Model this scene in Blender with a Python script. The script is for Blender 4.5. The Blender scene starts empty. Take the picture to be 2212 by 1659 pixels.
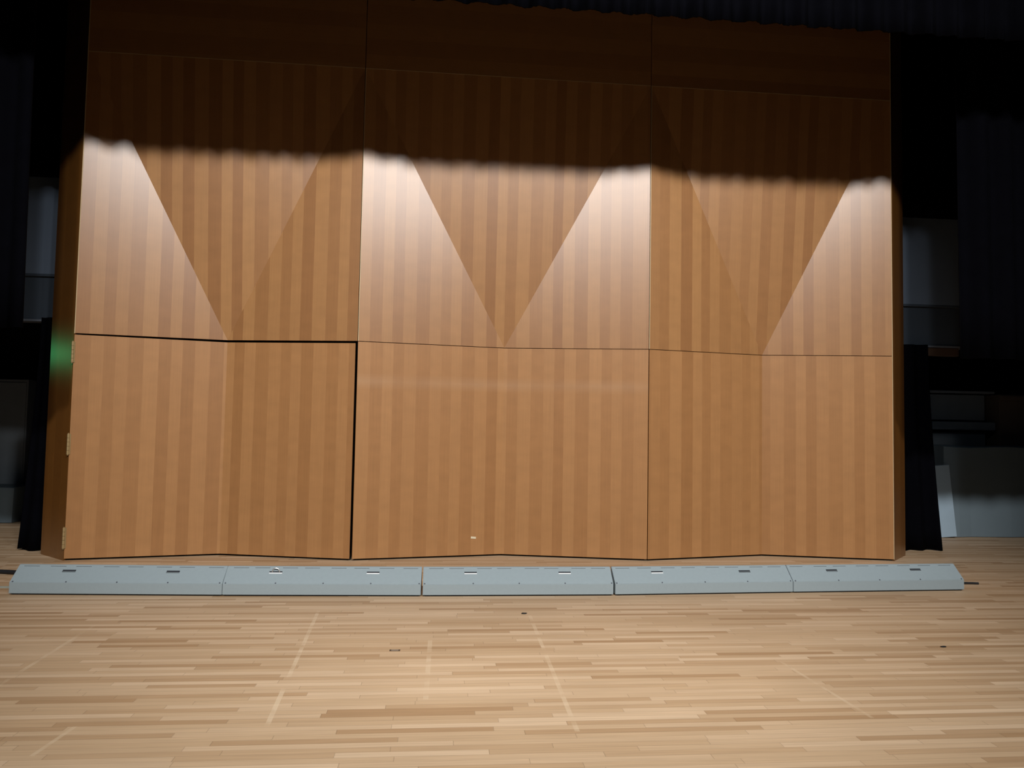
import bpy, bmesh, math, random
from mathutils import Vector, Matrix

random.seed(7)
S = bpy.context.scene
C = S.collection

# ------------------------------------------------------------------ helpers
def mesh_from_bm(name, bm, m, parent=None, smooth=False):
    me = bpy.data.meshes.new(name)
    bm.normal_update()
    bm.to_mesh(me); bm.free()
    if smooth:
        for p in me.polygons: p.use_smooth = True
    me.materials.append(m)
    o = bpy.data.objects.new(name, me)
    C.objects.link(o)
    if parent: o.parent = parent
    return o

def thing(name, label, cat, loc=(0, 0, 0), rz=0, group=None):
    o = bpy.data.objects.new(name, None)
    o.empty_display_size = .2
    C.objects.link(o)
    o.location = loc; o.rotation_euler = (0, 0, rz)
    o['label'] = label; o['category'] = cat
    if group: o['group'] = group
    return o

def tag(o, label, cat, group=None):
    o['label'] = label; o['category'] = cat
    if group: o['group'] = group
    return o

def struct(o):
    o['kind'] = 'structure'
    return o

def add_box(bm, a, b, bevel=0):
    r = bmesh.ops.create_cube(bm, size=1)
    vs = r['verts']
    bmesh.ops.scale(bm, vec=[b[i]-a[i] for i in range(3)], verts=vs)
    bmesh.ops.translate(bm, vec=[(a[i]+b[i])/2 for i in range(3)], verts=vs)
    if bevel:
        es = list({e for v in vs for e in v.link_edges})
        bmesh.ops.bevel(bm, geom=es, offset=bevel, segments=2, affect='EDGES', profile=.5)

def box(name, a, b, m, parent=None, bevel=0):
    bm = bmesh.new(); add_box(bm, a, b, bevel)
    return mesh_from_bm(name, bm, m, parent)

def add_cyl(bm, p, q, r, seg=16):
    p, q = Vector(p), Vector(q)
    d = q-p
    res = bmesh.ops.create_cone(bm, cap_ends=True, segments=seg, radius1=r, radius2=r, depth=d.length)
    M = Matrix.Translation((p+q)/2) @ d.to_track_quat('Z', 'Y').to_matrix().to_4x4()
    bmesh.ops.transform(bm, matrix=M, verts=res['verts'])

def panel(name, pts, m, parent, th=.04, uo=0, horiz=False, front_dir=(0, 1, 0)):
    """A board: its front outline pts, pushed straight back by th. UV in metres along the face."""
    bm = bmesh.new()
    off = Vector(front_dir)*th
    f = [bm.verts.new(p) for p in pts]
    b = [bm.verts.new(Vector(p)+off) for p in pts]
    bm.faces.new(f); bm.faces.new(list(reversed(b)))
    n = len(pts)
    for i in range(n):
        bm.faces.new([f[(i+1) % n], f[i], b[i], b[(i+1) % n]])
    uv = bm.loops.layers.uv.new('UVMap')
    for fc in bm.faces:
        for l in fc.loops:
            c = l.vert.co
            u = c.x + .35*c.y*(1 if horiz else 0) + uo
            l[uv].uv = (c.z+uo, c.x) if horiz else (u, c.z)
    bmesh.ops.recalc_face_normals(bm, faces=bm.faces)
    return mesh_from_bm(name, bm, m, parent)

# ------------------------------------------------------------------ materials
def N(nt, t, **kw):
    n = nt.nodes.new(t)
    for k, v in kw.items():
        if k.startswith('_'): setattr(n, k[1:], v)
        else: n.inputs[k].default_value = v
    return n

def base_mat(name):
    m = bpy.data.materials.new(name); m.use_nodes = True
    nt = m.node_tree
    return m, nt, nt.nodes['Principled BSDF']

def math_n(nt, op, a, b=None, c=None):
    n = nt.nodes.new('ShaderNodeMath'); n.operation = op
    for i, v in enumerate((a, b, c)):
        if v is None: continue
        if isinstance(v, (int, float)): n.inputs[i].default_value = v
        else: nt.links.new(v, n.inputs[i])
    return n.outputs[0]

def mix_col(nt, fac, a, b, mode='MIX'):
    n = nt.nodes.new('ShaderNodeMix'); n.data_type = 'RGBA'; n.blend_type = mode
    for s, v in ((n.inputs[0], fac), (n.inputs[6], a), (n.inputs[7], b)):
        if isinstance(v, (int, float)): s.default_value = v
        elif isinstance(v, tuple): s.default_value = (*v, 1)
        else: nt.links.new(v, s)
    return n.outputs[2]

def simple(name, col, rough=.6, spec=.5, metal=0, var=.12, scale=6):
    m, nt, p = base_mat(name)
    tc = N(nt, 'ShaderNodeTexCoord')
    nz = N(nt, 'ShaderNodeTexNoise', Scale=scale, Detail=5.0)
    nt.links.new(tc.outputs['Object'], nz.inputs['Vector'])
    lo = tuple(c*(1-var) for c in col); hi = tuple(min(1, c*(1+var)) for c in col)
    nt.links.new(mix_col(nt, nz.outputs[0], lo, hi), p.inputs['Base Color'])
    p.inputs['Roughness'].default_value = rough
    p.inputs['Specular IOR Level'].default_value = spec
    p.inputs['Metallic'].default_value = metal
    return m

def veneer(name, light, dark, w=.1405, rough=.33, spec=.82, contrast=1, glare_band=False):
    m, nt, p = base_mat(name)
    L = nt.links
    tc = N(nt, 'ShaderNodeTexCoord')
    sx = N(nt, 'ShaderNodeSeparateXYZ'); L.new(tc.outputs['UV'], sx.inputs[0])
    u, v = sx.outputs[0], sx.outputs[1]
    wob = math_n(nt, 'MULTIPLY', math_n(nt, 'SINE', math_n(nt, 'MULTIPLY', u, 9.3)), .018)
    us = math_n(nt, 'DIVIDE', math_n(nt, 'ADD', u, wob), w)
    idx = math_n(nt, 'FLOOR', us)
    par = math_n(nt, 'MODULO', math_n(nt, 'ADD', idx, 1000), 2)
    wn = N(nt, 'ShaderNodeTexWhiteNoise', _noise_dimensions='1D'); L.new(idx, wn.inputs['W'])
    # leaf tone: alternate light / dark with a little of each leaf's own
    tone = math_n(nt, 'ADD', math_n(nt, 'MULTIPLY', par, .58), math_n(nt, 'MULTIPLY', wn.outputs[0], .42))
    col = mix_col(nt, tone, light, dark)
    # fine vertical grain + broad figure
    cv = N(nt, 'ShaderNodeCombineXYZ'); L.new(math_n(nt, 'MULTIPLY', u, 90), cv.inputs[0]); L.new(math_n(nt, 'MULTIPLY', v, 1.4), cv.inputs[1]); L.new(idx, cv.inputs[2])
    g = N(nt, 'ShaderNodeTexNoise', Scale=1.0, Detail=4.0); L.new(cv.outputs[0], g.inputs['Vector'])
    cv2 = N(nt, 'ShaderNodeCombineXYZ'); L.new(math_n(nt, 'MULTIPLY', u, 4), cv2.inputs[0]); L.new(math_n(nt, 'MULTIPLY', v, 7), cv2.inputs[1]); L.new(idx, cv2.inputs[2])
    g2 = N(nt, 'ShaderNodeTexNoise', Scale=1.0, Detail=3.0); L.new(cv2.outputs[0], g2.inputs['Vector'])
    k = math_n(nt, 'ADD', math_n(nt, 'MULTIPLY', g.outputs[0], .22), math_n(nt, 'MULTIPLY', g2.outputs[0], .22))
    k = math_n(nt, 'ADD', k, .78)
    cc = N(nt, 'ShaderNodeCombineXYZ')
    for i in range(3): L.new(k, cc.inputs[i])
    col = mix_col(nt, 1.0, col, cc.outputs[0], 'MULTIPLY')
    if glare_band:   # pale band across the sheet, glare painted into the colour
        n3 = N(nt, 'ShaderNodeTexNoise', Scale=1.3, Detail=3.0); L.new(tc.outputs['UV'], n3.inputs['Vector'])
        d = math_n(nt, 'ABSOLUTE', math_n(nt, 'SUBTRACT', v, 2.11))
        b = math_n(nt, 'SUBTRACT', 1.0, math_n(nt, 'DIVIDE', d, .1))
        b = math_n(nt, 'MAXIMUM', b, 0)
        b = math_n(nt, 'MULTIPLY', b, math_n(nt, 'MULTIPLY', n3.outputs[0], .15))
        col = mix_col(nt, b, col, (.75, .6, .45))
    L.new(col, p.inputs['Base Color'])
    p.inputs['Roughness'].default_value = rough
    p.inputs['Specular IOR Level'].default_value = spec
    return m

def floor_mat():
    m, nt, p = base_mat('maple_strip_floor')
    L = nt.links
    tc = N(nt, 'ShaderNodeTexCoord')
    sx = N(nt, 'ShaderNodeSeparateXYZ'); L.new(tc.outputs['Object'], sx.inputs[0])
    x, y = sx.outputs[0], sx.outputs[1]
    W = .056
    row = math_n(nt, 'FLOOR', math_n(nt, 'DIVIDE', y, W))
    fy = math_n(nt, 'FRACT', math_n(nt, 'DIVIDE', y, W))
    wr = N(nt, 'ShaderNodeTexWhiteNoise', _noise_dimensions='1D'); L.new(row, wr.inputs['W'])
    ln = math_n(nt, 'ADD', math_n(nt, 'MULTIPLY', wr.outputs[0], .75), .6)       # board length of this row
    sh = math_n(nt, 'MULTIPLY', wr.outputs[0], 37.3)
    xs = math_n(nt, 'ADD', math_n(nt, 'DIVIDE', x, ln), sh)
    bid = math_n(nt, 'FLOOR', xs); fx = math_n(nt, 'FRACT', xs)
    cb = N(nt, 'ShaderNodeCombineXYZ'); L.new(row, cb.inputs[0]); L.new(bid, cb.inputs[1])
    wb = N(nt, 'ShaderNodeTexWhiteNoise', _noise_dimensions='2D'); L.new(cb.outputs[0], wb.inputs['Vector'])
    ramp = N(nt, 'ShaderNodeValToRGB')
    e = ramp.color_ramp.elements
    e[0].position = 0; e[0].color = (.40, .245, .13, 1)
    e[1].position = 1; e[1].color = (.64, .46, .30, 1)
    for pos, c in ((.14, (.475, .31, .178, 1)), (.4, (.535, .365, .22, 1)), (.8, (.58, .405, .255, 1))):
        q = ramp.color_ramp.elements.new(pos); q.color = c
    L.new(wb.outputs[0], ramp.inputs[0])
    col = ramp.outputs[0]
    cg = N(nt, 'ShaderNodeCombineXYZ'); L.new(math_n(nt, 'MULTIPLY', x, 2.2), cg.inputs[0]); L.new(math_n(nt, 'MULTIPLY', y, 70), cg.inputs[1]); L.new(bid, cg.inputs[2])
    gn = N(nt, 'ShaderNodeTexNoise', Scale=1.0, Detail=4.0); L.new(cg.outputs[0], gn.inputs['Vector'])
    big = N(nt, 'ShaderNodeTexNoise', Scale=.9, Detail=3.0); L.new(tc.outputs['Object'], big.inputs['Vector'])
    k = math_n(nt, 'ADD', math_n(nt, 'MULTIPLY', gn.outputs[0], .44), math_n(nt, 'MULTIPLY', big.outputs[0], .22))
    k = math_n(nt, 'ADD', k, .67)
    # dark hairlines between boards
    ey = math_n(nt, 'LESS_THAN', fy, .035)
    ex = math_n(nt, 'LESS_THAN', math_n(nt, 'MULTIPLY', fx, ln), .003)
    gap = math_n(nt, 'MAXIMUM', ey, ex)
    k = math_n(nt, 'MULTIPLY', k, math_n(nt, 'SUBTRACT', 1.0, math_n(nt, 'MULTIPLY', gap, .35)))
    cc = N(nt, 'ShaderNodeCombineXYZ')
    for i in range(3): L.new(k, cc.inputs[i])
    col = mix_col(nt, 1.0, col, cc.outputs[0], 'MULTIPLY')
    # pale ghost lines of pulled-up marking tape
    tot = None
    for (ax, ay, bx, by, wd, st) in ((3.19, -2.3, 3.31, -4.75, .014, .5), (5.0, -2.5, 4.97, -4.9, .014, .34), (4.16, -3.2, 4.15, -4.4, .016, .36),
                                     (1.57, -4.2, 1.53, -2.7, .014, .4), (6.63, -3.8, 6.7, -4.8, .012, .3), (2.27, -5.05, 2.31, -4.7, .012, .35)):
        dx, dy = bx-ax, by-ay; l = math.hypot(dx, dy); dx /= l; dy /= l
        px = math_n(nt, 'SUBTRACT', x, ax); py = math_n(nt, 'SUBTRACT', y, ay)
        al = math_n(nt, 'ADD', math_n(nt, 'MULTIPLY', px, dx), math_n(nt, 'MULTIPLY', py, dy))
        ac = math_n(nt, 'ABSOLUTE', math_n(nt, 'SUBTRACT', math_n(nt, 'MULTIPLY', px, dy), math_n(nt, 'MULTIPLY', py, dx)))
        t = math_n(nt, 'MULTIPLY', math_n(nt, 'LESS_THAN', ac, wd), math_n(nt, 'MULTIPLY', math_n(nt, 'GREATER_THAN', al, 0), math_n(nt, 'LESS_THAN', al, l)))
        t = math_n(nt, 'MULTIPLY', t, st)
        tot = t if tot is None else math_n(nt, 'MAXIMUM', tot, t)
    br = N(nt, 'ShaderNodeTexNoise', Scale=5.0, Detail=3.0); L.new(tc.outputs['Object'], br.inputs['Vector'])
    tot = math_n(nt, 'MULTIPLY', tot, math_n(nt, 'MINIMUM', math_n(nt, 'MULTIPLY', math_n(nt, 'MAXIMUM', math_n(nt, 'SUBTRACT', br.outputs[0], .38), 0), 6), 1))
    col = mix_col(nt, tot, col, (.74, .58, .40))
    L.new(col, p.inputs['Base Color'])
    p.inputs['Roughness'].default_value = .55
    p.inputs['Specular IOR Level'].default_value = .3
    return m

M = {}
M['wood'] = veneer('beech_veneer', (0.4371, 0.2165, 0.0823), (0.3267, 0.1471, 0.053))
M['wood_glare'] = veneer('beech_veneer_glare', (0.4493, 0.2214, 0.0855), (0.3709, 0.172, 0.0624), rough=.42, spec=.45, glare_band=True)
M['wood_low'] = veneer('beech_veneer_dull', (0.4429, 0.2172, 0.0838), (0.3634, 0.1688, 0.0613), rough=.42, spec=.45)
M['wood_header'] = veneer('beech_veneer_level_grain', (0.4141, 0.202, 0.0733), (0.3313, 0.1535, 0.0558), w=.21)
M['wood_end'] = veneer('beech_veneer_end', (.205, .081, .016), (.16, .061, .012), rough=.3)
M['edge'] = simple('pale_beech_edge', (.62, .46, .26), .4)
M['floor'] = floor_mat()
M['grey'] = simple('pale_grey_paint', (.30, .36, .385), .5, .4, 0, .04, 30)
M['slot'] = simple('dark_slot', (.02, .022, .028), .6, .3)
M['vent'] = simple('grey_vent_slot', (.12, .14, .15), .6, .3)
M['steel'] = simple('bright_steel', (.8, .82, .84), .3, .5, .9, .03)
M['lip_glint'] = simple('white_lip_glint', (.85, .87, .88), .3)  # near-white colour that paints light caught on a slot lip
M['screw'] = simple('dark_screw', (.09, .1, .12), .5)
M['brass'] = simple('dull_brass', (.40, .28, .13), .45, .5, .2)
M['drape'] = simple('black_velour', (.0019, .0019, .0032), .95, .03, 0, .3)
M['dark'] = simple('matt_black', (.008, .008, .008), .8, .2)
M['wallgrey'] = simple('grey_wall_paint', (.15, .19, .255), .75, .25, 0, .14, 1.2)
M['walllow'] = simple('dark_grey_wall_paint', (.06, .076, .10), .75, .25, 0, .14, 1.2)
M['lip'] = simple('pale_metal_lip', (.18, .2, .24), .4, .5)
M['store'] = simple('storage_wall_paint', (.02, .018, .017), .8, .2)
M['white'] = simple('white_paint', (.40, .52, .62), .6, .3, 0, .05)
M['cloth'] = simple('off_white_cloth', (.19, .245, .28), .85, .2, 0, .08, 2)
M['cabinet'] = simple('grey_cabinet', (.34, .39, .43), .6, .3)
M['brown'] = simple('brown_board', (.26, .2, .15), .7, .3)
M['socket'] = simple('bronze_socket', (.07, .045, .028), .5)
M['cable'] = simple('black_rubber', (.012, .012, .014), .6, .4)
M['tape'] = simple('pale_grey_tape', (.42, .45, .38), .6)
M['paper'] = simple('cream_paper', (.80, .68, .48), .7)
M['insulation'] = simple('dark_metal', (.1, .06, .04), .5)

# ------------------------------------------------------------------ camera
cam_d = bpy.data.cameras.new('camera'); cam = bpy.data.objects.new('camera', cam_d); C.objects.link(cam)
fw = Vector((.09415, .99424, .05116)); rt = Vector((.99529, -.09518, .01816)); up = Vector((-.02292, -.0492, .99853))
R = Matrix((rt, up, -fw)).transposed().to_4x4()
cam.matrix_world = Matrix.Translation((4.20075, -8.94014, 1.65272)) @ R
cam_d.sensor_fit = 'HORIZONTAL'; cam_d.sensor_width = 36; cam_d.lens = 1610/2212*36
cam_d.clip_end = 200
S.camera = cam

# ------------------------------------------------------------------ the setting
struct(box('floor', (-9, -6.3, -.1), (19, 5.0, 0), M['floor']))
struct(box('trim_4', (-9, -6.38, -1.1), (19, -6.3, 0), M['store']))
struct(box('floor_hall', (-9, -24, -1.2), (19, -6.3, -1.1), M['store']))
wr = struct(box('wall_rear', (-7, .93, 3.42), (17, 1.13, 9.5), M['wallgrey']))
struct(box('wall_rear_lower', (-7, .96, 2.84), (17, 1.13, 3.385), M['walllow']))
struct(box('trim_1', (-7, .925, 3.385), (17, 1.13, 3.42), M['walllow'], bevel=.01))
struct(box('trim_2', (-7, .93, 2.815), (17, 1.13, 2.84), M['lip']))
struct(box('wall_storage', (-9, 4.8, 0), (19, 5.0, 3.6), M['store']))
struct(box('trim_3', (11.02, .95, 2.70), (11.5, 1.05, 2.815), M['insulation'], bevel=.008))

# ------------------------------------------------------------------ the wooden shell wall
D, H, T, TOP = .343, 2.579, 5.892, 7.2
XS = [0, 1.608, 3.200, 4.975, 6.733, 8.330, 9.9]
G = .004
def bay(i, label):
    x0, xm, x1 = XS[2*i], XS[2*i+1], XS[2*i+2]
    a, b = x0+G, x1-G
    t = thing('shell_bay', label, 'wall panel', (0, 0, 0), 0, 'folded wooden bays of the stage shell')
    uo = random.random()*3
    top = H-.004
    zb = .022
    if i == 0:      # hinged door fills the foot of this bay
        d = thing('door', 'wide folded wooden door with dark gap along its top and free edge', 'x')
        del d['category']; d.parent = t
        bb = b-.022
        yb = D*(x1-bb)/(x1-xm)
        dtop = H-.024
        bm = bmesh.new()
        pl = [(a, 0, zb), (xm, D, zb), (bb, yb, zb), (bb, yb, dtop), (xm, D, dtop), (a, 0, H-.014)]
        f = [bm.verts.new(q) for q in pl]; r = [bm.verts.new((q[0], q[1]+.04, q[2])) for q in pl]
        bm.faces.new([f[0], f[1], f[4], f[5]]); bm.faces.new([f[1], f[2], f[3], f[4]])
        bm.faces.new([r[5], r[4], r[1], r[0]]); bm.faces.new([r[4], r[3], r[2], r[1]])
        for k in range(6): bm.faces.new([f[(k+1) % 6], f[k], r[k], r[(k+1) % 6]])
        uv = bm.loops.layers.uv.new('UVMap')
        for fc in bm.faces:
            for l in fc.loops: l[uv].uv = (l.vert.co.x+uo, l.vert.co.z)
        bmesh.ops.recalc_face_normals(bm, faces=bm.faces)
        leaf = mesh_from_bm('door_leaf', bm, M['wood_low'], d)
        for z0, z1 in ((2.243, 2.482), (1.194, 1.430), (.138, .37)):
            bm = bmesh.new()
            n = 5
            for k in range(n):
                add_cyl(bm, (-.004, -.012, z0+(z1-z0)*k/n+.002), (-.004, -.012, z0+(z1-z0)*(k+1)/n-.001), .0135, 14)
            add_cyl(bm, (-.004, -.012, z0-.008), (-.004, -.012, z1+.008), .008, 10)
            add_box(bm, (-.003, -.004, z0), (.018, .004, z1))
            mesh_from_bm('hinge', bm, M['brass'], d)
    else:
        wm = M['wood_glare'] if i == 1 else M['wood_low']
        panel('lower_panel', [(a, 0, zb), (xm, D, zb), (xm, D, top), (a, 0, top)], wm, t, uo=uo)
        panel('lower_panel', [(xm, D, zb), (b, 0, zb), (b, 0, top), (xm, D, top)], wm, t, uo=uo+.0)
    hz = H+.004
    panel('wing_panel', [(a, 0, hz), (xm, D, hz), (a, 0, T)], M['wood'], t, uo=uo+.02)
    panel('wing_panel', [(xm, D, hz), (b, 0, hz), (b, 0, T)], M['wood'], t, uo=uo+.03)
    panel('center_panel', [(a, 0, T), (xm, D, hz), (b, 0, T)], M['wood'], t, uo=uo+.05)
    panel('header_panel', [(a, 0, T+.004), (b, 0, T+.004), (b, 0, TOP), (a, 0, TOP)], M['wood_header'], t, horiz=True, uo=uo)
    box('edge_strip', (a, -.0015, T-.001), (b, .01, T+.005), M['edge'], t)
    # solid-wood edging on the forward ridge, coloured pale for the light it catches
    if i > 0:
        box('edge_strip', (a-.001, -.003, hz), (a+.006, .02, T), M['edge'], t)
        box('edge_strip', (a-.0005, -.002, zb), (a+.003, .02, top), M['wood_end'], t)
    # dark plinth the bay stands on, set back from the face
    bm = bmesh.new()
    for (p0, p1) in (((a+.02, .05), (xm, D+.05)), ((xm, D+.05), (b-.02, .05))):
        v = [bm.verts.new((q[0], q[1]+dy, z)) for z in (0, zb+.01) for q, dy in ((p0, 0), (p1, 0), (p1, .08), (p0, .08))]
        for f in ((0, 1, 2, 3), (7, 6, 5, 4), (0, 4, 5, 1), (1, 5, 6, 2), (2, 6, 7, 3), (3, 7, 4, 0)): bm.faces.new([v[k] for k in f])
    bmesh.ops.recalc_face_normals(bm, faces=bm.faces)
    mesh_from_bm('plinth', bm, M['dark'], t)
    # end return boards
    if i == 0:
        e = (-.455, .418)
        panel('end_board', [(-.004, .004, .0), (-.004, .004, TOP), (e[0], e[1], TOP), (e[0], e[1], .0)], M['wood_end'], t, front_dir=(.3, .95, 0), uo=.4)
        box('edge_strip', (a-.004, -.002, H), (a+.004, .02, TOP), M['edge'], t)
    if i == 2:
        e = (10.317, .41)
        panel('end_board', [(9.904, .004, .0), (9.904, .004, TOP), (e[0], e[1], TOP), (e[0], e[1], .0)], M['wood_end'], t, front_dir=(-.3, .95, 0), uo=.4)
        box('edge_strip', (b-.004, -.002, zb), (b+.004, .02, TOP), M['edge'], t)
    return t
b0 = bay(0, 'folded wooden shell bay with the brass-hinged door at its foot, leftmost of three')
b1 = bay(1, 'middle folded wooden shell bay with scratched lower panels, between the door bay and right bay')
b2 = bay(2, 'folded wooden shell bay at right end, beside the white board and black masking drape')
bm = bmesh.new(); add_box(bm, (-.032, -.0015, -.012), (.032, .0015, .012))
tp = mesh_from_bm('tape_scrap', bm, M['paper'], b1)
ty = D*(4.632-XS[2])/(XS[3]-XS[2])
tp.location = (4.632, ty-.002, .232); tp.rotation_euler = (0, math.radians(6), math.atan2(D, XS[3]-XS[2]))

# ------------------------------------------------------------------ the row of low grey boxes
FR = [(.321, -1.664), (2.228, -1.75), (4.060, -1.798), (5.905, -1.792), (7.745, -1.705), (9.623, -1.628)]
LB = ['low pale grey sloped floor box at far left end of the row',
      'low pale grey sloped floor box with a raised ring handle in its slot',
      'middle low pale grey sloped floor box between the two open gaps',
      'low pale grey sloped floor box just right of the dark angled gap',
      'low pale grey sloped floor box at far right end of the row']
GAPS = [0, .002, .009, .010, .0025, 0]
HC, HR, DR = .112, .247, .15
for i in range(5):
    (xa, ya), (xb, yb) = FR[i], FR[i+1]
    ang = math.atan2(yb-ya, xb-xa); Lg = math.hypot(xb-xa, yb-ya)
    t = thing('floor_box', LB[i], 'low floor box', (xa, ya, 0), ang, 'row of low grey sloped boxes on the stage')
    g0, g1 = GAPS[i], GAPS[i+1]
    prof = [(0, .012), (0, HC), (DR, HR), (DR+.022, HR), (DR+.022, .012)]
    bm = bmesh.new()
    va = [bm.verts.new((g0, q[0], q[1])) for q in prof]; vb = [bm.verts.new((Lg-g1, q[0], q[1])) for q in prof]
    bm.faces.new(va); bm.faces.new(list(reversed(vb)))
    for k in range(5): bm.faces.new([va[(k+1) % 5], va[k], vb[k], vb[(k+1) % 5]])
    bmesh.ops.recalc_face_normals(bm, faces=bm.faces)
    bmesh.ops.bevel(bm, geom=list(bm.edges), offset=.003, segments=2, affect='EDGES')
    mesh_from_bm('body', bm, M['grey'], t)
    box('base_rail', (g0+.02, .012, 0), (Lg-g1-.02, DR+.01, .015), M['dark'], t)
    sl = Vector((0, DR, HR-HC)).normalized(); nn = Vector((0, -(HR-HC), DR)).normalized()
    def at(u, s, h=0):     # u along the box, s along the sloped face from its foot, h off the face
        return Vector((u, 0, HC))+sl*s+nn*h
    SL = math.hypot(DR, HR-HC)
    def plate(name, u0, u1, s0, s1, h, m, par, depth=.004):
        bm = bmesh.new()
        v = [bm.verts.new(at(u, s, hh)) for hh in (-depth, h) for (u, s) in ((u0, s0), (u1, s0), (u1, s1), (u0, s1))]
        for f in ((3, 2, 1, 0), (4, 5, 6, 7), (0, 1, 5, 4), (1, 2, 6, 5), (2, 3, 7, 6), (3, 0, 4, 7)): bm.faces.new([v[k] for k in f])
        bmesh.ops.recalc_face_normals(bm, faces=bm.faces)
        return mesh_from_bm(name, bm, m, par)
    for fr in (.25, .745):
        u = Lg*fr
        s = plate('hand_slot', u-.06, u+.06, SL*.64, SL*.64+.015, .0008, M['slot'], t)
        bmx = bmesh.new()
        v = []
        s0 = SL*.64-.012
        plate('slot_lip', u-.06, u+.06, s0, s0+.0115, .0022, M['lip_glint'] if (i, fr) in ((1, .25), (1, .745), (2, .25), (2, .745), (3, .25)) else M['vent'], s)  # five lips go near-white to paint their glint, the rest stay dark
        if i == 1 and fr == .25:     # ring handle standing up out of its slot
            bm = bmesh.new()
            for k in range(14):
                a0, a1 = math.pi*k/14, math.pi*(k+1)/14
                c = at(u, SL*.64+.006, 0)
                add_cyl(bm, c+Vector((math.cos(a0)*.034, .004, math.sin(a0)*.036)), c+Vector((math.cos(a1)*.034, .004, math.sin(a1)*.036)), .005, 8)
            mesh_from_bm('ring_handle', bm, M['steel'], s)
        bmx.free()
    for k in range(8):
        u = Lg*(k+.5)/8+.02*math.sin(k*3+i)
        plate('vent_slot', u-.07, u+.07, SL*.895, SL*.922, .0006, M['vent'], t)
    for fr in (.014, .262, .5, .74, .986):
        u = Lg*fr
        bm = bmesh.new()
        add_cyl(bm, at(u, .010, -.002), at(u, .010, .003), .007, 12)
        mesh_from_bm('screw', bm, M['screw'], t)

# ------------------------------------------------------------------ drapes
def drape_mesh(name, x0, x1, y, z0, z1, amp, period, m, bottom=None, dx0=0, dx1=0, n_per=14, zs=10, jit=.35):
    """A hung pleated cloth with thickness; dx0/dx1 flare its foot."""
    bm = bmesh.new()
    n = int(abs(x1-x0)/period*n_per)+2
    rnd = random.Random(name+str(x0))
    ph = 0; prof = []
    for i in range(n+1):
        ph += 2*math.pi/n_per*(1+jit*rnd.uniform(-1, 1))
        prof.append((math.sin(ph)+.35*math.sin(ph*.53+1))*amp)
    fr, bk = [], []
    for j in range(zs+1):
        k = j/zs
        rf, rb = [], []
        for i in range(n+1):
            f = i/n
            x = x0+(x1-x0)*f + (dx0*(1-f)+dx1*f)*(1-k)**1.5
            yy = y+prof[i]*(1.0-.25*k)
            z = z0+(z1-z0)*k
            if j == 0 and bottom: z += bottom(i, prof[i]/amp, rnd)
            rf.append(bm.verts.new((x, yy, z))); rb.append(bm.verts.new((x, yy+.012, z)))
        fr.append(rf); bk.append(rb)
    for j in range(zs):
        for i in range(n):
            bm.faces.new([fr[j][i], fr[j][i+1], fr[j+1][i+1], fr[j+1][i]])
            bm.faces.new([bk[j+1][i], bk[j+1][i+1], bk[j][i+1], bk[j][i]])
    for i in range(n):
        bm.faces.new([fr[0][i+1], fr[0][i], bk[0][i], bk[0][i+1]])
        bm.faces.new([fr[zs][i], fr[zs][i+1], bk[zs][i+1], bk[zs][i]])
    for j in range(zs):
        bm.faces.new([fr[j][0], fr[j+1][0], bk[j+1][0], bk[j][0]])
        bm.faces.new([fr[j+1][n], fr[j][n], bk[j][n], bk[j+1][n]])
    bmesh.ops.recalc_face_normals(bm, faces=bm.faces)
    o = mesh_from_bm(name, bm, m, None, smooth=True)
    return o
bd = drape_mesh('border_curtain_or_shade_sheet', -4, 15, -2.1, 5.60, 7.8, .055, .26, M['drape'], bottom=lambda i, q, r: .02*q+r.uniform(-.006, .006))
tag(bd, 'black pleated border curtain hanging across the top in front of the wooden wall', 'curtain')
bb = drape_mesh('border_curtain_or_shade_sheet', -6, 16, .73, 4.60, 8.5, .035, .24, M['drape'], bottom=lambda i, q, r: .01*q)  # added pleated black sheet in place of the front border's shadow
tag(bb, 'black sheet added behind the wooden wall as shade over the grey rear wall', 'curtain')
ld = drape_mesh('side_curtain', -5.5, .02, -1.15, 2.50, 8.5, .05, .34, M['drape'], dx1=.04)
tag(ld, 'black side curtain hanging at the left of the wooden wall, clear of the floor', 'curtain', 'raised side curtains')
rd = drape_mesh('side_curtain', 9.97, 16, -1.15, 2.46, 8.5, .05, .34, M['drape'], dx0=.03)
tag(rd, 'black side curtain hanging above the white boxes at the right, clear of the floor', 'curtain', 'raised side curtains')
lm = drape_mesh('masking_drape', -.70, -.40, .64, .012, 2.83, .03, .22, M['drape'], dx0=-.15, bottom=lambda i, q, r: .008*q)
tag(lm, 'narrow black masking drape standing against the left end of the wooden wall', 'drape', 'narrow masking drapes')
rm = drape_mesh('masking_drape', 10.35, 10.90, .78, .012, 2.83, .03, .22, M['drape'], dx1=.18, bottom=lambda i, q, r: .008*q)
tag(rm, 'narrow black masking drape hanging between the right wall end and white board', 'drape', 'narrow masking drapes')

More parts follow.
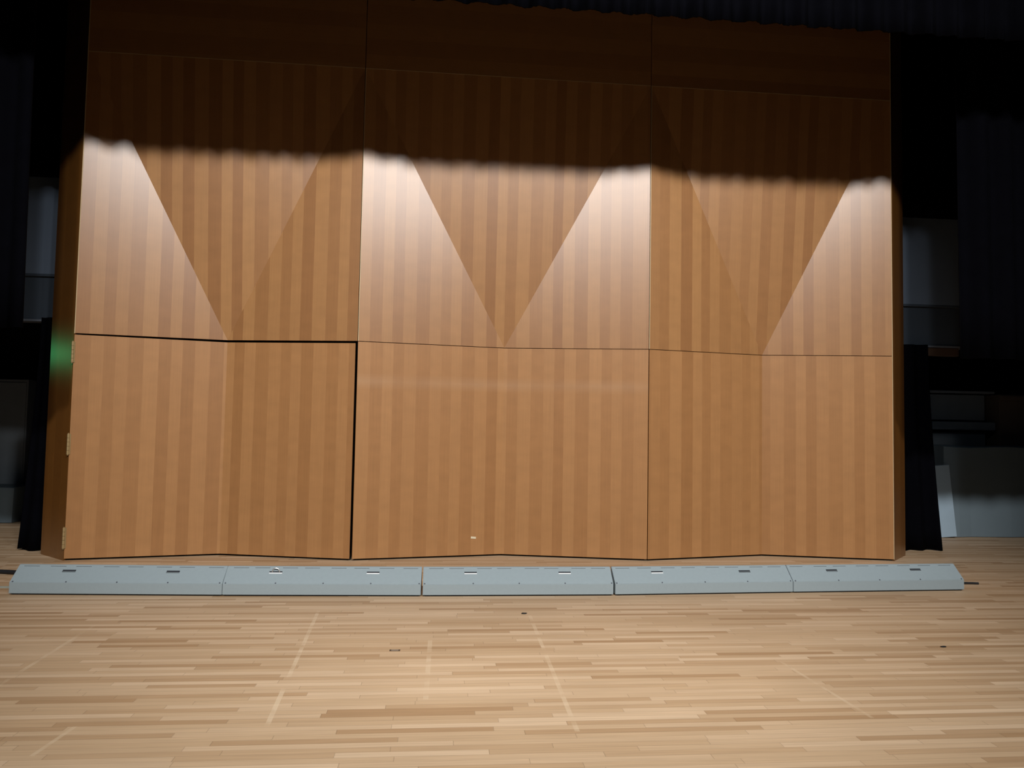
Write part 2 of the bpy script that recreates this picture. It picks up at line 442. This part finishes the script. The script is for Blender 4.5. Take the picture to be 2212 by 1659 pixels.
# ------------------------------------------------------------------ stored things behind, right
def cloth_block(name, x0, x1, y0, y1, z, m, seed, sag=.02):
    bm = bmesh.new()
    add_box(bm, (x0, y0, .006), (x1, y1, z), 0)
    bmesh.ops.subdivide_edges(bm, edges=list(bm.edges), cuts=11, use_grid_fill=True)
    r = random.Random(seed)
    ph = [r.uniform(0, 6) for _ in range(6)]
    for v in bm.verts:
        c = v.co; k = 1-c.z/z
        w = math.sin(c.x*7+ph[0])*.012+math.sin(c.x*17+ph[1])*.006
        if abs(c.y-y0) < 1e-4: c.y += (w*1.3)*k - .03*k
        if abs(c.x-x0) < 1e-4: c.x -= .03*k-.01*math.sin(c.y*9)
        if c.z > z-1e-3: c.z += sag*math.sin(c.x*5+ph[2])*math.sin(c.y*4+ph[3])*.7-.01*(1 if (abs(c.y-y0) < 1e-4) else 0)
        elif c.z > .1: c.z += .004*math.sin(c.x*11+ph[4])
    o = mesh_from_bm(name, bm, m, None, smooth=False)
    return o
cb = cloth_block('cloth_covered_crate', 12.02, 14.6, 2.02, 2.95, 1.40, M['cloth'], 3)
tag(cb, 'wide off-white cloth-covered crate on the floor at the right edge, behind the white board', 'crate')
bm = bmesh.new(); add_box(bm, (0, 0, 0), (.27, .035, 1.1), .006)
wb = mesh_from_bm('white_board', bm, M['white'])
wb.location = (11.86, 1.93, .0); wb.rotation_euler = (math.radians(-1), math.radians(-5), math.radians(-8))
tag(wb, 'narrow white board standing beside the black drape in front of the cloth-covered crate', 'board')

t = thing('storage_cabinet', 'dark grey cabinet with a ledge seen above the cloth-covered crate at right', 'cabinet', (12.35, 3.15, 0))
box('side_post', (-.02, -.06, 0), (.16, .6, 2.28), M['cabinet'], t, .006)
box('carcass', (.20, .05, 0), (1.28, .6, 1.62), M['cabinet'], t, .006)
box('ledge', (.20, -.10, 1.66), (1.36, .6, 1.80), M['cabinet'], t, .02)
box('upper_panel', (.20, .06, 1.83), (1.28, .6, 2.27), M['cabinet'], t, .006)
box('top_rail', (-.02, -.08, 2.29), (1.36, .6, 2.33), M['cabinet'], t, .006)
t = thing('brown_crate', 'brown board crate behind the cloth-covered crate at the right picture edge', 'crate', (13.78, 3.05, 0))
box('body', (0, 0, 0), (1.1, .7, 2.28), M['brown'], t, .01)
box('batten', (0, -.02, 2.18), (1.1, 0, 2.26), M['brown'], t, .004)
box('batten', (0, -.02, .05), (1.1, 0, .13), M['brown'], t, .004)
# left
cl = cloth_block('cloth_covered_box', -4.2, -2.19, 3.05, 3.7, .53, M['cloth'], 5, .012)
tag(cl, 'off-white cloth-covered box on the floor at the far left edge behind the drape', 'box')
t = thing('dark_locker', 'dark grey locker standing behind the cloth-covered box at the far left', 'locker', (-3.9, 3.85, 0))
box('body', (0, 0, 0), (1.42, .6, 2.2), M['cabinet'], t, .008)
box('door', (.02, -.015, .05), (.70, 0, 2.15), M['cabinet'], t, .004)
box('door', (.72, -.015, .05), (1.40, 0, 2.15), M['cabinet'], t, .004)

# ------------------------------------------------------------------ small things on the floor
def tube(name, pts, r, m):
    cu = bpy.data.curves.new(name, 'CURVE'); cu.dimensions = '3D'; cu.bevel_depth = r; cu.bevel_resolution = 3; cu.use_fill_caps = True
    sp = cu.splines.new('NURBS'); sp.points.add(len(pts)-1); sp.order_u = 4; sp.use_endpoint_u = True
    for p, q in zip(sp.points, pts): p.co = (*q, 1)
    tmp = bpy.data.objects.new(name+'_curve', cu); C.objects.link(tmp)
    me = bpy.data.meshes.new_from_object(tmp.evaluated_get(bpy.context.evaluated_depsgraph_get()))
    bpy.data.objects.remove(tmp)
    me.materials.clear(); me.materials.append(m)
    o = bpy.data.objects.new(name, me); C.objects.link(o)
    return o
tag(tube('cable', [(-1.6, -.55, .022), (-.9, -.62, .022), (-.4, -.70, .022), (0, -.76, .022), (.5, -1.0, .022), (.62, -1.3, .022)], .022, M['cable']),
    'black cable lying on the floor at the left end of the grey boxes', 'cable')
tag(tube('cable_end', [(9.45, -1.37, .012), (9.75, -1.33, .014), (9.86, -1.31, .012), (10.0, -1.34, .012)], .012, M['cable']),
    'short black cable end poking out behind the right end of the grey boxes', 'cable')
tag(box('floor_tape', (-.55, -1.39, .0), (.2, -1.31, .002), M['tape']), 'pale grey tape strip stuck on the floor beside the left end box', 'tape')
t = thing('floor_socket', 'small brown floor socket cover set among the planks in front of the boxes', 'socket', (3.911, -3.442, 0))
box('frame', (-.038, -.016, 0), (.038, .016, .002), M['socket'], t)
box('lid', (-.026, -.012, .002), (.026, .012, .003), M['brown'], t)
def chip(name, x, y, r, label):
    bm = bmesh.new(); bmesh.ops.create_icosphere(bm, subdivisions=2, radius=1)
    rr = random.Random(label)
    for v in bm.verts: v.co *= 1+rr.uniform(-.2, .2)
    bmesh.ops.scale(bm, vec=(r*1.7, r, r*.35), verts=bm.verts)
    zmin = min(v.co.z for v in bm.verts)
    o = mesh_from_bm(name, bm, M['cable'], None, True); o.location = (x, y, -zmin)
    tag(o, label, 'debris')
chip('black_scrap', 4.957, -2.446, .015, 'tiny black scrap on the planks in front of the middle grey box')
chip('black_scrap', 8.055, -3.506, .014, 'tiny black scrap on the planks towards the right picture edge')

# ------------------------------------------------------------------ light
def spot(name, loc, target, energy, size, blend, radius, col):
    l = bpy.data.lights.new(name, 'SPOT'); l.energy = energy; l.spot_size = math.radians(size); l.spot_blend = blend
    l.shadow_soft_size = radius; l.color = col
    o = bpy.data.objects.new(name, l); C.objects.link(o); o.location = loc
    o.rotation_euler = (Vector(target)-Vector(loc)).to_track_quat('-Z', 'Y').to_euler()
    return o
LC = (1, 1, .99)
for lx, en in ((.9, 2350), (3.3, 1800), (5.6, 1680), (8.0, 1800), (10.3, 2350)):       # the bar of spotlights over the hall
    spot('house_or_added_spotlight', (lx, -13.5, 9.95), (lx*.45+2.6, 0, 2.8), en, 54, .6, .42, LC)
for lx in (2.2, 4.5, 6.8):  # extra spots added to brighten the front of the floor
    spot('house_or_added_spotlight', (lx, -13.5, 9.95), (lx*.9+.5, -8.0, 0), 2700, 46, 1.0, .42, (.98, 1, 1))
spot('storage_fill', (11.8, 1.25, 2.65), (12.7, 2.7, 1.35), 1.6, 95, 1, .08, (.75, .88, 1))  # unseen fill added to lift the dark crates and cabinet
o = spot('exit_lamp', (-3.5, 1.5, 2.6), (-.28, .25, 2.36), 5, 12, .3, .14, (.1, 1, .33))

w = bpy.data.worlds.new('world'); S.world = w; w.use_nodes = True
w.node_tree.nodes['Background'].inputs[0].default_value = (.5, .6, 1, 1)
w.node_tree.nodes['Background'].inputs[1].default_value = .003
S.cycles.diffuse_bounces = 1
S.view_settings.view_transform = 'Standard'; S.view_settings.look = 'None'
S.view_settings.gamma = 1; S.view_settings.exposure = 0
